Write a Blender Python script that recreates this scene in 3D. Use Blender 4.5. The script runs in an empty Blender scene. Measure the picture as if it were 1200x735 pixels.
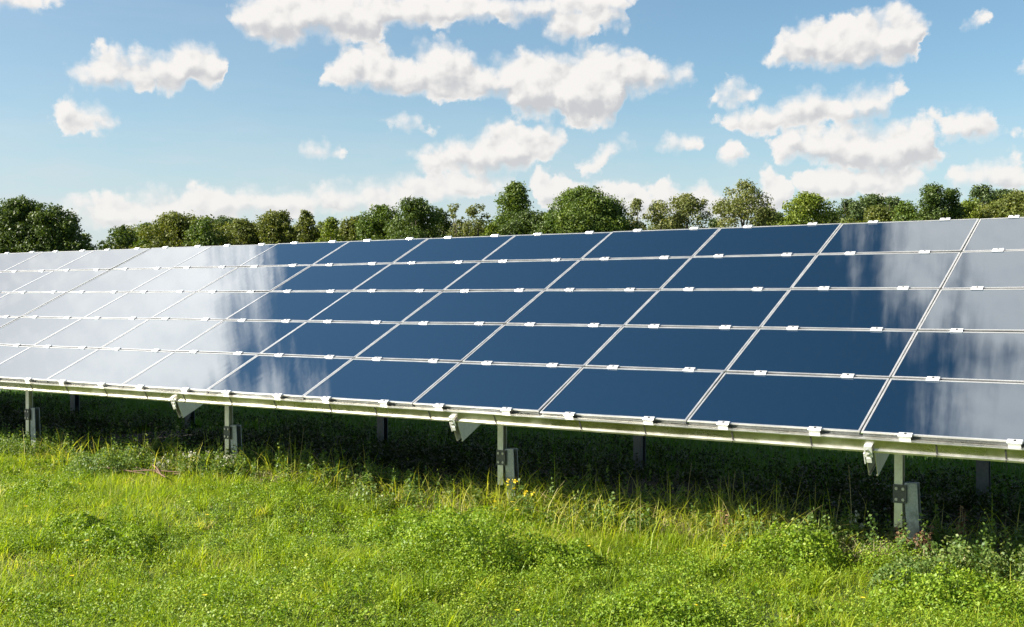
import bpy, math, random
import numpy as np
from mathutils import Matrix, Vector
R = math.radians
D = bpy.data
scene = bpy.context.scene
col = scene.collection
rng = np.random.default_rng(7)
random.seed(5)

# ------------------------------------------------------------------ camera
cam_d = D.cameras.new('camera')
cam = D.objects.new('camera', cam_d); col.objects.link(cam)
cam.location = (2.2906, -7.3739, 0.8448)
cam.rotation_euler = (R(90 - 0.741), 0, R(33.742))
cam_d.sensor_width = 36.0
cam_d.lens = 36.0 * 1378.87 / 1200.0
cam_d.clip_start = 0.05
cam_d.clip_end = 6000
scene.camera = cam

# ------------------------------------------------------------------ light
CLOUD_B, HIGH_B = .32, 2.95
SUN_AZ, SUN_EL = -131.0, 32.5            # azimuth clockwise from +Y
w = D.worlds.new('World'); scene.world = w; w.use_nodes = True
NT = w.node_tree; NT.nodes.clear()
sl = D.lights.new('sun', 'SUN'); sl.energy = 5.0; sl.angle = R(0.55); sl.color = (1.0, 0.93, 0.82)
so = D.objects.new('sun', sl); col.objects.link(so)
sv = Vector((math.sin(R(SUN_AZ))*math.cos(R(SUN_EL)), math.cos(R(SUN_AZ))*math.cos(R(SUN_EL)), math.sin(R(SUN_EL))))
so.rotation_euler = sv.to_track_quat('Z', 'Y').to_euler()
vs = scene.view_settings
vs.view_transform = 'Standard'; vs.look = 'None'; vs.gamma = 1.0; vs.exposure = 1.55; vs.use_curve_mapping = False
scene.cycles.max_bounces = 6; scene.cycles.transparent_max_bounces = 6
scene.cycles.diffuse_bounces = 3; scene.cycles.glossy_bounces = 3


class G:
    """small helper to write node expressions"""
    def __init__(s, nt): s.nt = nt
    def n(s, t, **kw):
        nd = s.nt.nodes.new(t)
        for k, v in kw.items(): setattr(nd, k, v)
        return nd
    def put(s, sock, v):
        if hasattr(v, 'is_output'): s.nt.links.new(v, sock)
        else: sock.default_value = v
    def m(s, op, a, b=0.0, c=0.0, clamp=False):
        nd = s.n('ShaderNodeMath', operation=op, use_clamp=clamp)
        s.put(nd.inputs[0], a); s.put(nd.inputs[1], b)
        if op in ('MULTIPLY_ADD', 'SMOOTH_MAX', 'SMOOTH_MIN'): s.put(nd.inputs[2], c)
        return nd.outputs[0]
    def v(s, op, a, b=(0, 0, 0), out=0):
        nd = s.n('ShaderNodeVectorMath', operation=op)
        s.put(nd.inputs[0], a); s.put(nd.inputs[1], b)
        return nd.outputs['Value' if out else 'Vector']
    def scale(s, a, k):
        nd = s.n('ShaderNodeVectorMath', operation='SCALE'); s.put(nd.inputs[0], a); s.put(nd.inputs['Scale'], k)
        return nd.outputs['Vector']
    def noise(s, vec, scale, detail=4, rough=.55, out='Fac', two=False):
        nd = s.n('ShaderNodeTexNoise', noise_dimensions='2D' if two else '3D'); s.put(nd.inputs['Vector'], vec)
        nd.inputs['Scale'].default_value = scale; nd.inputs['Detail'].default_value = detail; nd.inputs['Roughness'].default_value = rough
        return nd.outputs[out]
    def vor(s, vec, scale, detail=3, rough=.5):
        nd = s.n('ShaderNodeTexVoronoi', feature='F1', voronoi_dimensions='2D'); s.put(nd.inputs['Vector'], vec)
        nd.inputs['Scale'].default_value = scale; nd.inputs['Detail'].default_value = detail
        nd.inputs['Roughness'].default_value = rough
        return nd.outputs['Distance']
    def rng(s, val, a, b, c, d, smooth=False):
        nd = s.n('ShaderNodeMapRange', interpolation_type='SMOOTHSTEP' if smooth else 'LINEAR')
        s.put(nd.inputs['Value'], val)
        for i, x in zip((1, 2, 3, 4), (a, b, c, d)): s.put(nd.inputs[i], x)
        return nd.outputs['Result']
    def mix(s, f, a, b, mode='MIX'):
        nd = s.n('ShaderNodeMix', data_type='RGBA', blend_type=mode)
        s.put(nd.inputs[0], f); s.put(nd.inputs[6], a); s.put(nd.inputs[7], b)
        return nd.outputs[2]


# ---- sky: Nishita with cumulus fields given by direction (degrees from azimuth -33.7, elevation)
LAYERS = [
    [(-22.32, 13.18, 2.23, 0.53), (-10.96, 13.08, 2.35, 1.38), (-7.21, 13.61, 3.24, 1.22), (-4.02, 13.68, 2.83, 0.81), (-0.41, 13.79, 3.24, 0.73), (3.21, 14.01, 2.83, 0.65), (-7.64, 12.58, 1.54, 0.57), (20.98, 12.25, 0.69, 0.28)],
    [(-19.4, 10.1, 1.42, 0.61), (-18.28, 10.55, 1.3, 0.81), (-16.43, 10.5, 1.82, 0.97), (-14.78, 11.05, 1.3, 0.89), (-14.36, 10.46, 1.05, 0.73), (-17.22, 9.78, 2.02, 0.36), (-6.89, 10.96, 1.78, 1.09), (-7.9, 10.38, 1.13, 0.53), (-3.46, 11.18, 1.62, 1.13), (-1.63, 10.43, 2.43, 0.93), (0.89, 10.64, 2.02, 1.22), (4.06, 10.85, 1.94, 1.26), (5.88, 10.66, 1.54, 1.13), (7.49, 10.55, 1.22, 0.61), (2.45, 9.27, 2.92, 0.61), (3.68, 8.69, 1.62, 0.49), (-3.27, 10.06, 3.65, 0.57), (15.78, 11.95, 2.67, 1.09), (13.7, 12.03, 1.54, 0.77), (17.79, 12.23, 1.3, 1.22), (14.13, 11.08, 2.83, 0.28), (16.22, 10.9, 2.43, 0.32), (23.09, 10.14, 0.45, 0.53)],
    [(-19.98, 8.3, 1.13, 0.73), (-19.05, 8.04, 0.81, 0.49), (-20.61, 7.88, 0.73, 0.45), (3.62, 13.3, 2.11, 0.65), (2.62, 12.69, 1.38, 0.41), (-5.32, 8.47, 1.13, 0.24), (-3.78, 8.12, 0.49, 0.2), (11.92, 8.36, 2.27, 0.57), (14.61, 8.97, 2.27, 0.65), (16.86, 9.33, 1.38, 0.61), (15.58, 8.54, 2.02, 0.45), (21.61, 5.56, 1.86, 0.57), (22.24, 5.84, 0.89, 0.73), (23.21, 5.31, 1.22, 0.61)],
    [(-0.5, 7.74, 1.22, 0.73), (-1.65, 7.24, 1.94, 0.57), (1.64, 7.61, 1.05, 0.61), (-3.5, 6.83, 1.7, 0.45), (0.61, 7.08, 1.62, 0.53), (-1.65, 6.31, 2.43, 0.45), (8.05, 7.38, 1.05, 0.41)],
    [(-9.07, 6.96, 1.42, 0.24), (-9.22, 7.15, 0.57, 0.32), (3.99, 6.37, 0.89, 0.49), (5.12, 7.38, 0.89, 0.24), (10.58, 6.96, 0.61, 0.57), (16.02, 7.12, 3.85, 1.05), (13.91, 7.19, 1.86, 0.97), (18.26, 7.34, 1.62, 0.97), (17.19, 6.3, 2.83, 0.65)],
    [(10.5, 9.59, 1.38, 0.61), (15.12, 5.38, 1.7, 0.89), (17.59, 5.43, 1.78, 0.81), (-17.27, 3.86, 4.46, 0.81), (-13.8, 4.41, 6.08, 0.69), (-9.83, 4.64, 4.86, 0.73), (-7.0, 5.0, 2.43, 0.61), (-4.13, 5.27, 2.23, 0.65), (-1.66, 5.53, 1.86, 0.61)],
    [(4.74, 4.69, 3.65, 0.81), (1.65, 5.53, 1.13, 0.57), (8.21, 5.07, 2.83, 0.41), (12.52, 5.4, 0.97, 0.61), (8.22, 4.29, 4.86, 0.65)],
    [(20.41, 8.23, 1.82, 0.2), (22.06, 7.35, 2.43, 0.24)],
]
# cloud banks higher up, seen only mirrored in the glass
HIGH = [(-32, 28.5, 14.4, 8.0), (-33.3, 36.5, 13.4, 4.5), (-20.4, 36.0, .5, 2.2), (-21.6, 38.5, .5, 2.4), (-23.5, 40, .7, 2.0), (21.0, 46, 15.2, 9.5), (19.0, 55, 14.8, 8.0), (7.4, 52.5, .35, 3.0)]
# each layer of clouds is stored as two profiles over azimuth (top and base), read back through a curve node
CXR = 27.0
def profile(lobes, x):
    top, bot = None, None
    for (cx, cy, rx, ry) in lobes:
        u = (x-cx)/rx
        if abs(u) < 1:
            h_ = ry*math.sqrt(1-u*u)
            top = cy+h_ if top is None else max(top, cy+h_); bot = cy-h_*.85 if bot is None else min(bot, cy-h_*.85)
    if top is None:
        # outside every lobe: a negative thickness that grows with the gap
        k = min(lobes, key=lambda l: abs(x-l[0])-l[2]); gap = abs(x-k[0])-k[2]
        return k[1]-.25-gap*1.6, k[1]+.25+gap*1.6
    return top, bot
cg = D.node_groups.new('cloud_field', 'ShaderNodeTree')
cg.interface.new_socket('P', in_out='INPUT', socket_type='NodeSocketVector')
cg.interface.new_socket('D', in_out='OUTPUT', socket_type='NodeSocketFloat')
cg.interface.new_socket('H', in_out='OUTPUT', socket_type='NodeSocketFloat')
g = G(cg)
gi = g.n('NodeGroupInput'); go = g.n('NodeGroupOutput')
P0 = gi.outputs[0]
wv = g.noise(P0, .75, 4, .6, 'Color', two=True)
P = g.v('ADD', P0, g.v('MULTIPLY', g.v('SUBTRACT', wv, (.5, .5, .5)), (1.3, .9, 0)))
sp_ = g.n('ShaderNodeSeparateXYZ'); g.put(sp_.inputs[0], P)
xn = g.m('MULTIPLY_ADD', sp_.outputs[0], .5/CXR, .5, clamp=True); yy_ = sp_.outputs[1]
acc = None
NS = 108
for lay in LAYERS:
    rc = g.n('ShaderNodeRGBCurve'); mp = rc.mapping; mp.use_clip = False
    cvs = [mp.curves[0], mp.curves[1]]
    for c_ in cvs:
        for k in range(1, NS): c_.points.new(k/NS, .5)
    for k in range(NS+1):
        t_, b_ = profile(lay, (k/NS*2-1)*CXR)
        for c_, val in zip(cvs, (t_, b_)):
            c_.points[k].location = (k/NS, max(0, min(1, (val+15)/45))); c_.points[k].handle_type = 'VECTOR'
    mp.update()
    cb = g.n('ShaderNodeCombineColor'); g.put(cb.inputs[0], xn); g.put(cb.inputs[1], xn)
    g.put(rc.inputs['Color'], cb.outputs[0]); sc = g.n('ShaderNodeSeparateColor'); g.put(sc.inputs[0], rc.outputs[0])
    dt = g.m('SUBTRACT', g.m('MULTIPLY_ADD', sc.outputs[0], 45.0, -15.0), yy_)
    db = g.m('SUBTRACT', yy_, g.m('MULTIPLY_ADD', sc.outputs[1], 45.0, -15.0))
    s_ = g.m('ADD', g.m('SMOOTH_MIN', dt, g.m('MULTIPLY', db, 1.3), .7), .19)
    acc = s_ if acc is None else g.m('SMOOTH_MAX', acc, s_, .12)
for (cx, cy, rx, ry) in HIGH:
    d = g.v('LENGTH', g.v('MULTIPLY', g.v('SUBTRACT', P, (cx, cy, 0)), (1/rx, 1/ry, 0)), out=1)
    k = min(rx, ry) ** .7 * (2.1 if rx > 3 else 1)
    acc = g.m('SMOOTH_MAX', acc, g.m('MULTIPLY_ADD', d, -k, k), .12)
Pb = g.v('ADD', P0, g.v('MULTIPLY', g.v('SUBTRACT', wv, (.5, .5, .5)), (.5, .5, 0)))
b1 = g.m('SUBTRACT', .46, g.vor(Pb, .95, 0, .5))             # big round heads
b2 = g.m('SUBTRACT', .46, g.vor(Pb, 2.6, 0, .5))             # small heads
n1 = g.noise(P0, 1.8, 6, .58, two=True)
nn = g.m('SUBTRACT', n1, .47)
det = g.m('ADD', g.m('MULTIPLY', b1, .62), g.m('ADD', g.m('MULTIPLY', b2, .26), g.m('MULTIPLY', nn, .60)))
sy_ = g.n('ShaderNodeSeparateXYZ'); g.put(sy_.inputs[0], P0)
hi = g.rng(sy_.outputs[1], 18, 25, 0, 1)                     # high banks: fibrous instead of heaped, set to streak upright in the glass
fc = g.n('ShaderNodeCombineXYZ'); g.put(fc.inputs[0], g.m('MULTIPLY', g.m('MULTIPLY_ADD', sy_.outputs[1], .5, sy_.outputs[0]), .62)); g.put(fc.inputs[1], g.m('MULTIPLY', sy_.outputs[1], .09))
fib = g.m('MULTIPLY', g.m('MULTIPLY', g.m('SUBTRACT', g.noise(fc.outputs[0], 1.0, 5, .60, two=True), .48), 4.2), hi)
det = g.m('ADD', g.m('MULTIPLY', det, g.m('MULTIPLY_ADD', hi, -.8, 1.0)), fib)
cg.links.new(g.m('ADD', acc, det), go.inputs[0])
cg.links.new(g.m('ADD', g.m('MULTIPLY', acc, .46), g.m('ADD', g.m('MULTIPLY', b1, .46), g.m('ADD', g.m('MULTIPLY', b2, .12), g.m('MULTIPLY', nn, .16)))), go.inputs[1])

g = G(NT)
tc = g.n('ShaderNodeTexCoord')
dv = g.v('NORMALIZE', tc.outputs['Generated'])
sx = g.n('ShaderNodeSeparateXYZ'); NT.links.new(dv, sx.inputs[0])
el = g.m('ARCSINE', sx.outputs[2])
# azimuth relative to -33.742 : rotate first so the seam lies behind
ca, sa = math.cos(R(33.742)), math.sin(R(33.742))
xr = g.m('ADD', g.m('MULTIPLY', sx.outputs[0], ca), g.m('MULTIPLY', sx.outputs[1], sa))
yr = g.m('SUBTRACT', g.m('MULTIPLY', sx.outputs[1], ca), g.m('MULTIPLY', sx.outputs[0], sa))
az = g.m('ARCTAN2', xr, yr)
X = g.m('MULTIPLY', g.m('MULTIPLY', az, g.m('COSINE', el)), 180/math.pi)
Y = g.m('MULTIPLY', el, 180/math.pi)
cv = g.n('ShaderNodeCombineXYZ'); NT.links.new(X, cv.inputs[0]); NT.links.new(Y, cv.inputs[1])
def cloud(p):
    nd = g.n('ShaderNodeGroup'); nd.node_tree = cg; g.put(nd.inputs[0], p); return nd.outputs
c0 = cloud(cv.outputs[0])
c1 = cloud(g.v('ADD', cv.outputs[0], (-.26, .42, 0)))
soft = g.m('ADD', g.rng(g.noise(cv.outputs[0], .45, 2, .5, two=True), .36, .62, .34, 1.15), g.rng(Y, 18, 26, 0, 1.9))
alpha = g.m('MULTIPLY', g.rng(c0[0], -.05, soft, 0, 1, True), g.rng(Y, 2.0, 7.0, .85, 1))
lit = g.rng(g.m('SUBTRACT', c0[1], c1[1]), -.34, .24, 0.0, 1.0, True)     # density falling towards the sun = lit side
thick = g.rng(c0[0], .10, .75, 0, 1, True)
shade = g.m('SUBTRACT', 1.0, g.m('MULTIPLY', g.m('MULTIPLY', g.m('SUBTRACT', 1.0, lit), thick), g.m('MULTIPLY', g.rng(Y, 2.5, 7.5, .42, .85), g.rng(Y, 18, 28, 1, .22))))
ccol = g.mix(shade, (.58, .60, .635, 1), (1.0, .975, .945, 1))
high = g.rng(Y, 15, 30, 1.0, HIGH_B)
high = g.m('MULTIPLY', high, g.m('SUBTRACT', 1.0, g.m('MULTIPLY', g.rng(X, -2, 4, 0, .34), g.rng(Y, 20, 35, 0, 1))))
ccol = g.scale(ccol, g.m('MULTIPLY', high, CLOUD_B))
st = g.n('ShaderNodeTexSky', sky_type='NISHITA', sun_disc=False)
st.sun_elevation = R(SUN_EL); st.sun_rotation = R(SUN_AZ); st.altitude = 100; st.air_density = 1.0; st.dust_density = .6; st.ozone_density = 2.2
sky = g.v('MULTIPLY', st.outputs[0], tuple(.050*k for k in (.90, 1.03, 1.0)))
sky = g.scale(sky, g.m('MULTIPLY', g.rng(Y, 15, 33, 1.0, .95, True), g.m('SUBTRACT', 1.0, g.m('MULTIPLY', g.rng(Y, 18, 30, 0, 1), g.rng(X, -16, 12, -.20, .48)))))     # sky a right angle from the sun, darkened to tone the glass reflections
# thin veil towards the horizon
veil = g.m('MULTIPLY', g.m('ADD', g.rng(Y, 0, 11, .84, 0, True), g.m('MULTIPLY', g.rng(X, -30, 12, .22, 0), g.rng(Y, 14, 24, 1, 0))), g.rng(g.noise(g.v('MULTIPLY', cv.outputs[0], (.25, 1.2, 0)), .8, 4, .6, two=True), .3, .75, .65, 1.1))
sky = g.mix(veil, sky, (.235, .252, .268, 1))
full = g.mix(alpha, sky, ccol)
bg = g.n('ShaderNodeBackground'); NT.links.new(full, bg.inputs[0]); bg.inputs[1].default_value = 1.0
wo = g.n('ShaderNodeOutputWorld'); NT.links.new(bg.outputs[0], wo.inputs[0])

# ------------------------------------------------------------------ helpers
def tag(o, label=None, cat=None, group=None, kind=None):
    for k, v in (('label', label), ('category', cat), ('group', group), ('kind', kind)):
        if v: o[k] = v
    return o

class MB:
    def __init__(s): s.v = []; s.f = []; s.mi = []
    def box(s, x0, x1, y0, y1, z0, z1, M=None, mi=0):
        vs_ = [Vector(p) for p in ((x0,y0,z0),(x1,y0,z0),(x1,y1,z0),(x0,y1,z0),(x0,y0,z1),(x1,y0,z1),(x1,y1,z1),(x0,y1,z1))]
        if M is not None: vs_ = [M @ p for p in vs_]
        b = len(s.v); s.v += [tuple(p) for p in vs_]
        for q in ((0,3,2,1),(4,5,6,7),(0,1,5,4),(1,2,6,5),(2,3,7,6),(3,0,4,7)):
            s.f.append(tuple(b+i for i in q)); s.mi.append(mi)
    def prof(s, pts, x0, x1, axis='x', M=None, mi=0):
        """closed 2-D profile extruded; axis x: pts are (y,z); axis z: pts are (x,y); axis y: pts are (x,z)"""
        def mk(a, t):
            return Vector((t, a[0], a[1])) if axis == 'x' else Vector((a[0], a[1], t)) if axis == 'z' else Vector((a[0], t, a[1]))
        A = [mk(a, x0) for a in pts]; B = [mk(a, x1) for a in pts]
        if M is not None: A = [M @ p for p in A]; B = [M @ p for p in B]
        b = len(s.v); n = len(pts); s.v += [tuple(p) for p in A+B]
        s.f.append(tuple(range(b+n-1, b-1, -1))); s.mi.append(mi)
        s.f.append(tuple(range(b+n, b+2*n))); s.mi.append(mi)
        for i in range(n):
            j = (i+1) % n
            s.f.append((b+i, b+j, b+n+j, b+n+i)); s.mi.append(mi)
    def tube(s, pts, rad, seg=6, mi=0):
        pts = [Vector(p) for p in pts]; b = len(s.v)
        for i, p in enumerate(pts):
            t = (pts[min(i+1, len(pts)-1)] - pts[max(i-1, 0)]).normalized()
            a = t.orthogonal().normalized(); c = t.cross(a)
            r = rad[i] if hasattr(rad, '__len__') else rad
            for k in range(seg):
                th = 2*math.pi*k/seg; s.v.append(tuple(p + r*(math.cos(th)*a + math.sin(th)*c)))
        for i in range(len(pts)-1):
            for k in range(seg):
                k2 = (k+1) % seg
                s.f.append((b+i*seg+k, b+i*seg+k2, b+(i+1)*seg+k2, b+(i+1)*seg+k)); s.mi.append(mi)
        s.f.append(tuple(b+k for k in range(seg-1, -1, -1))); s.mi.append(mi)
        s.f.append(tuple(b+(len(pts)-1)*seg+k for k in range(seg))); s.mi.append(mi)
    def build(s, name, mats, parent=None, bevel=0):
        me = D.meshes.new(name); me.from_pydata(s.v, [], s.f); 
        mats = mats if isinstance(mats, (list, tuple)) else [mats]
        for m_ in mats: me.materials.append(m_)
        me.polygons.foreach_set('material_index', s.mi); 
        import bmesh
        bm = bmesh.new(); bm.from_mesh(me); bmesh.ops.recalc_face_normals(bm, faces=bm.faces); bm.to_mesh(me); bm.free()
        me.update()
        o = D.objects.new(name, me); col.objects.link(o)
        if parent: o.parent = parent
        if bevel:
            b_ = o.modifiers.new('bevel', 'BEVEL'); b_.width = bevel; b_.segments = 2; b_.limit_method = 'ANGLE'
        return o

def empty(name, loc=(0,0,0), rot=(0,0,0)):
    o = D.objects.new(name, None); o.location = loc; o.rotation_euler = rot; o.empty_display_size = .2
    col.objects.link(o); return o

def np_mesh(name, verts, quads=None, tris=None, mat=None, attr=None, parent=None):
    """fast mesh from numpy arrays; attr = dict of per-vertex float attributes"""
    me = D.meshes.new(name)
    nq = 0 if quads is None else len(quads); nt_ = 0 if tris is None else len(tris)
    me.vertices.add(len(verts)); me.vertices.foreach_set('co', np.ascontiguousarray(verts, np.float32).ravel())
    loops = np.concatenate([a.ravel() for a in (quads, tris) if a is not None and len(a)]).astype(np.int32)
    me.loops.add(len(loops)); me.loops.foreach_set('vertex_index', loops)
    st_ = np.concatenate([np.arange(nq)*4, nq*4 + np.arange(nt_)*3]).astype(np.int32)
    me.polygons.add(nq+nt_); me.polygons.foreach_set('loop_start', st_)
    me.update(calc_edges=True); me.validate()
    for k, a in (attr or {}).items():
        at = me.attributes.new(k, 'FLOAT', 'POINT'); at.data.foreach_set('value', np.ascontiguousarray(a, np.float32))
    if mat: me.materials.append(mat)
    o = D.objects.new(name, me); col.objects.link(o)
    if parent: o.parent = parent
    return o

# ------------------------------------------------------------------ materials
def newmat(name):
    m = D.materials.new(name); m.use_nodes = True; nt = m.node_tree; nt.nodes.clear(); g = G(nt)
    out = g.n('ShaderNodeOutputMaterial'); return m, g, out

def principled(g, out, **kw):
    b = g.n('ShaderNodeBsdfPrincipled')
    for k, v in kw.items(): g.put(b.inputs[k.replace('_', ' ')], v)
    g.nt.links.new(b.outputs[0], out.inputs[0]); return b

def bump(g, b, h, strength, dist):
    n_ = g.n('ShaderNodeBump'); n_.inputs['Strength'].default_value = strength; n_.inputs['Distance'].default_value = dist
    g.put(n_.inputs['Height'], h); g.nt.links.new(n_.outputs[0], b.inputs['Normal'])

def metal(name, c1, c2, rough, scale, bs=.15, metallic=1.0, stain=None):
    m, g, out = newmat(name)
    t = g.n('ShaderNodeTexCoord').outputs['Object']
    n1 = g.noise(t, scale, 5, .6); n2 = g.noise(t, scale*.12, 4, .6)
    c = g.mix(g.rng(n1, .3, .7, 0, 1), c1+(1,), c2+(1,))
    if stain: c = g.mix(g.rng(n2, .5, .68, 0, .8, True), c, stain+(1,))
    r = g.rng(n2, .3, .7, rough-.08, rough+.12)
    b = principled(g, out, Base_Color=c, Metallic=metallic, Roughness=r)
    bump(g, b, n1, bs, .001); return m

M = {}
M['frame'] = metal('anodised_frame', (.80,.79,.77), (.70,.69,.67), .40, 60, .05, .82)
M['clamp'] = metal('clamp_aluminium', (.92,.92,.91), (.84,.84,.83), .26, 90, .12, .55)
M['rail'] = metal('rail_aluminium', (.58,.56,.50), (.46,.45,.40), .27, 25, .06, stain=(.76,.75,.72))
M['lip'] = metal('rail_lip', (.86,.84,.78), (.74,.72,.66), .35, 40, .08)
M['dark_metal'] = metal('dull_dark_metal', (.05,.05,.045), (.03,.03,.03), .7, 60, .1, .2)
M['galv'] = metal('galvanised_steel', (.44,.46,.46), (.26,.29,.30), .48, 70, .3, .85, stain=(.20,.22,.20))
M['post'] = metal('post_aluminium', (.72,.71,.62), (.60,.60,.52), .40, 30, .1)
M['dark_post'] = metal('rear_post_steel', (.20,.22,.24), (.14,.16,.17), .5, 40, .2, .8)
M['bolt'] = metal('bolt_steel', (.62,.60,.58), (.45,.43,.40), .35, 120, .2)
M['plate'] = metal('joint_plate_steel', (.16,.16,.15), (.11,.11,.10), .5, 60, .2, .8)
M['rubber'] = metal('black_gasket', (.02,.02,.02), (.03,.03,.03), .6, 60, .1, 0)

m, g, out = newmat('panel_glass')
ob = g.n('ShaderNodeTexCoord').outputs['Object']; oi = g.n('ShaderNodeObjectInfo').outputs['Random']
sh = g.n('ShaderNodeCombineXYZ'); g.put(sh.inputs[0], g.m('MULTIPLY', oi, 91.0)); g.put(sh.inputs[1], g.m('MULTIPLY', oi, 37.0))
pv = g.v('ADD', ob, sh.outputs[0])
sm = g.noise(pv, 2.2, 3, .5)                   # faint smears and dust film
du = g.noise(g.v('MULTIPLY', pv, (1, 1, 1)), 18, 6, .7)
bc = g.mix(g.rng(du, .3, .8, 0, .008), (.002,.013,.032,1), (.30,.30,.28,1))
b = principled(g, out, Base_Color=bc, Coat_Weight=0.0, Roughness=g.rng(sm, .3, .7, .010, .024), IOR=2.4)
b.inputs['Specular Tint'].default_value = (.86,.96,1.0,1)
bump(g, b, g.noise(g.v('MULTIPLY', pv, (1.6, .45, 1)), 2.2, 2, .5), .5, .0007)
M['glass'] = m

def leafmat(name, ramp, trans=.35, rough=.5, tr_tint=(1.35,1.35,.40), spec=.25):
    """ramp: list of (pos, colour) over the leaf's own random value"""
    m, g, out = newmat(name)
    at = g.n('ShaderNodeAttribute', attribute_name='rnd').outputs['Fac']
    cr = g.n('ShaderNodeValToRGB'); g.put(cr.inputs[0], at)
    e = cr.color_ramp.elements
    while len(e) < len(ramp): e.new(.5)
    for i, (p, c) in enumerate(ramp): e[i].position = p; e[i].color = tuple(c) + (1,)
    c = cr.outputs[0]
    b = g.n('ShaderNodeBsdfPrincipled'); g.put(b.inputs['Base Color'], c); b.inputs['Roughness'].default_value = rough
    b.inputs['Specular IOR Level'].default_value = spec
    t = g.n('ShaderNodeBsdfTranslucent'); g.put(t.inputs[0], g.mix(1.0, c, tr_tint+(1,), 'MULTIPLY'))
    mx = g.n('ShaderNodeMixShader'); mx.inputs[0].default_value = trans
    g.nt.links.new(b.outputs[0], mx.inputs[1]); g.nt.links.new(t.outputs[0], mx.inputs[2]); g.nt.links.new(mx.outputs[0], out.inputs[0])
    return m

M['grass'] = leafmat('grass_blades', [(0,(.09,.155,.010)),(.35,(.19,.28,.017)),(.7,(.30,.375,.026)),(.9,(.42,.43,.06)),(1,(.55,.49,.22))], .48)
M['shade_toned_grass'] = leafmat('shade_toned_grass', [(0,(.04,.11,.012)),(.5,(.07,.17,.02)),(1,(.11,.22,.03))], .35)  # same grass, its colour darkened to deepen the shade behind the posts
M['clover'] = leafmat('clover_leaves', [(0,(.065,.135,.010)),(.5,(.16,.255,.017)),(.85,(.27,.35,.028)),(1,(.38,.43,.06))], .35)
M['weed'] = leafmat('weed_leaves', [(0,(.06,.12,.025)),(.6,(.13,.20,.045)),(1,(.25,.28,.09))], .35)
M['pale_weed'] = leafmat('pale_weed_leaves', [(0,(.14,.19,.05)),(.5,(.24,.28,.09)),(1,(.42,.42,.22))], .3)
M['shade_toned_weed'] = leafmat('shade_toned_weed_leaves', [(0,(.010,.020,.005)),(.55,(.026,.05,.010)),(.85,(.06,.10,.025)),(1,(.14,.17,.06))], .3)  # weed leaves coloured near black to help the shade under the array
M['straw'] = leafmat('dry_straw', [(0,(.26,.21,.10)),(.5,(.42,.37,.19)),(1,(.55,.50,.30))], .25, tr_tint=(1,1,1))
M['rust'] = leafmat('withered_leaves', [(0,(.14,.06,.03)),(.6,(.24,.13,.07)),(1,(.36,.24,.14))], .2, tr_tint=(1,1,1))
M['petal'] = leafmat('yellow_petals', [(0,(.75,.50,.02)),(1,(.85,.70,.04))], .3, tr_tint=(1,1,1))
M['white_petal'] = leafmat('white_petals', [(0,(.45,.45,.32)),(1,(.68,.66,.54))], .3, tr_tint=(1,1,1))
M['tree0'] = leafmat('dark_foliage', [(0,(.039,.065,.013)),(.6,(.075,.114,.023)),(1,(.130,.169,.039))], .28)
M['tree1'] = leafmat('green_foliage', [(0,(.049,.088,.014)),(.6,(.101,.150,.026)),(1,(.169,.208,.039))], .3)
M['tree2'] = leafmat('olive_foliage', [(0,(.065,.086,.017)),(.6,(.130,.153,.031)),(1,(.208,.208,.052))], .3)
M['tree3'] = leafmat('yellow_green_foliage', [(0,(.081,.115,.015)),(.6,(.156,.206,.025)),(1,(.250,.275,.044))], .32)
M['tree4'] = leafmat('pale_loose_foliage', [(0,(.091,.111,.033)),(.6,(.169,.189,.058)),(1,(.273,.260,.104))], .3)
M['tree5'] = leafmat('distant_foliage', [(0,(.042,.070,.022)),(.6,(.078,.114,.036)),(1,(.120,.156,.048))], .25)

def barkmat():
    m, g, out = newmat('bark'); t = g.n('ShaderNodeTexCoord').outputs['Object']
    n1 = g.noise(g.v('MULTIPLY', t, (6, 6, 1)), 2, 5, .7)
    b = principled(g, out, Base_Color=g.mix(n1, (.05,.04,.028,1), (.17,.145,.11,1)), Roughness=.9); bump(g, b, n1, .6, .03); return m
M['bark'] = barkmat()

# ------------------------------------------------------------------ ground
GZ = -0.90
_a = rng.uniform(0, 6.28, 12); _k = rng.normal(0, 1, (12, 2)) * np.repeat([.5, 1.2, 2.6], 4)[:, None]; _w = np.repeat([.022, .016, .008], 4)
def gz(x, y):
    x = np.asarray(x, float); y = np.asarray(y, float); z = np.zeros(np.broadcast(x, y).shape)
    for a, k, ww in zip(_a, _k, _w): z = z + ww*np.sin(k[0]*x + k[1]*y + a)
    far = np.clip((np.hypot(x+3, y) - 25)/30, 0, 1)
    return GZ + z*(1-far)

def axis_pts(c0, c1, fine, far):
    near = np.arange(c0, c1+.001, fine); t = np.geomspace(fine*2, far, 34)
    return np.concatenate([c0 - t[::-1], near, c1 + t])
gx = axis_pts(-17, 5, .14, 3000); gy = axis_pts(-7, 12, .14, 3000)
XX, YY = np.meshgrid(gx, gy); V_ = np.stack([XX, YY, gz(XX, YY)], -1).reshape(-1, 3)
nx, ny = len(gx), len(gy); idx = np.arange(nx*ny).reshape(ny, nx)
Q = np.stack([idx[:-1,:-1], idx[:-1,1:], idx[1:,1:], idx[1:,:-1]], -1).reshape(-1, 4)
m, g, out = newmat('meadow_soil')
t = g.n('ShaderNodeTexCoord').outputs['Object']
n1 = g.noise(t, 3.5, 8, .65); n2 = g.noise(t, .6, 5, .6); n3 = g.noise(t, 40, 5, .7)
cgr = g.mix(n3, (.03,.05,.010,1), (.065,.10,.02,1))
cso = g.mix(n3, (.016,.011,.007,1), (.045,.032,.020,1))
sp = g.n('ShaderNodeSeparateXYZ'); g.put(sp.inputs[0], t)
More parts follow.
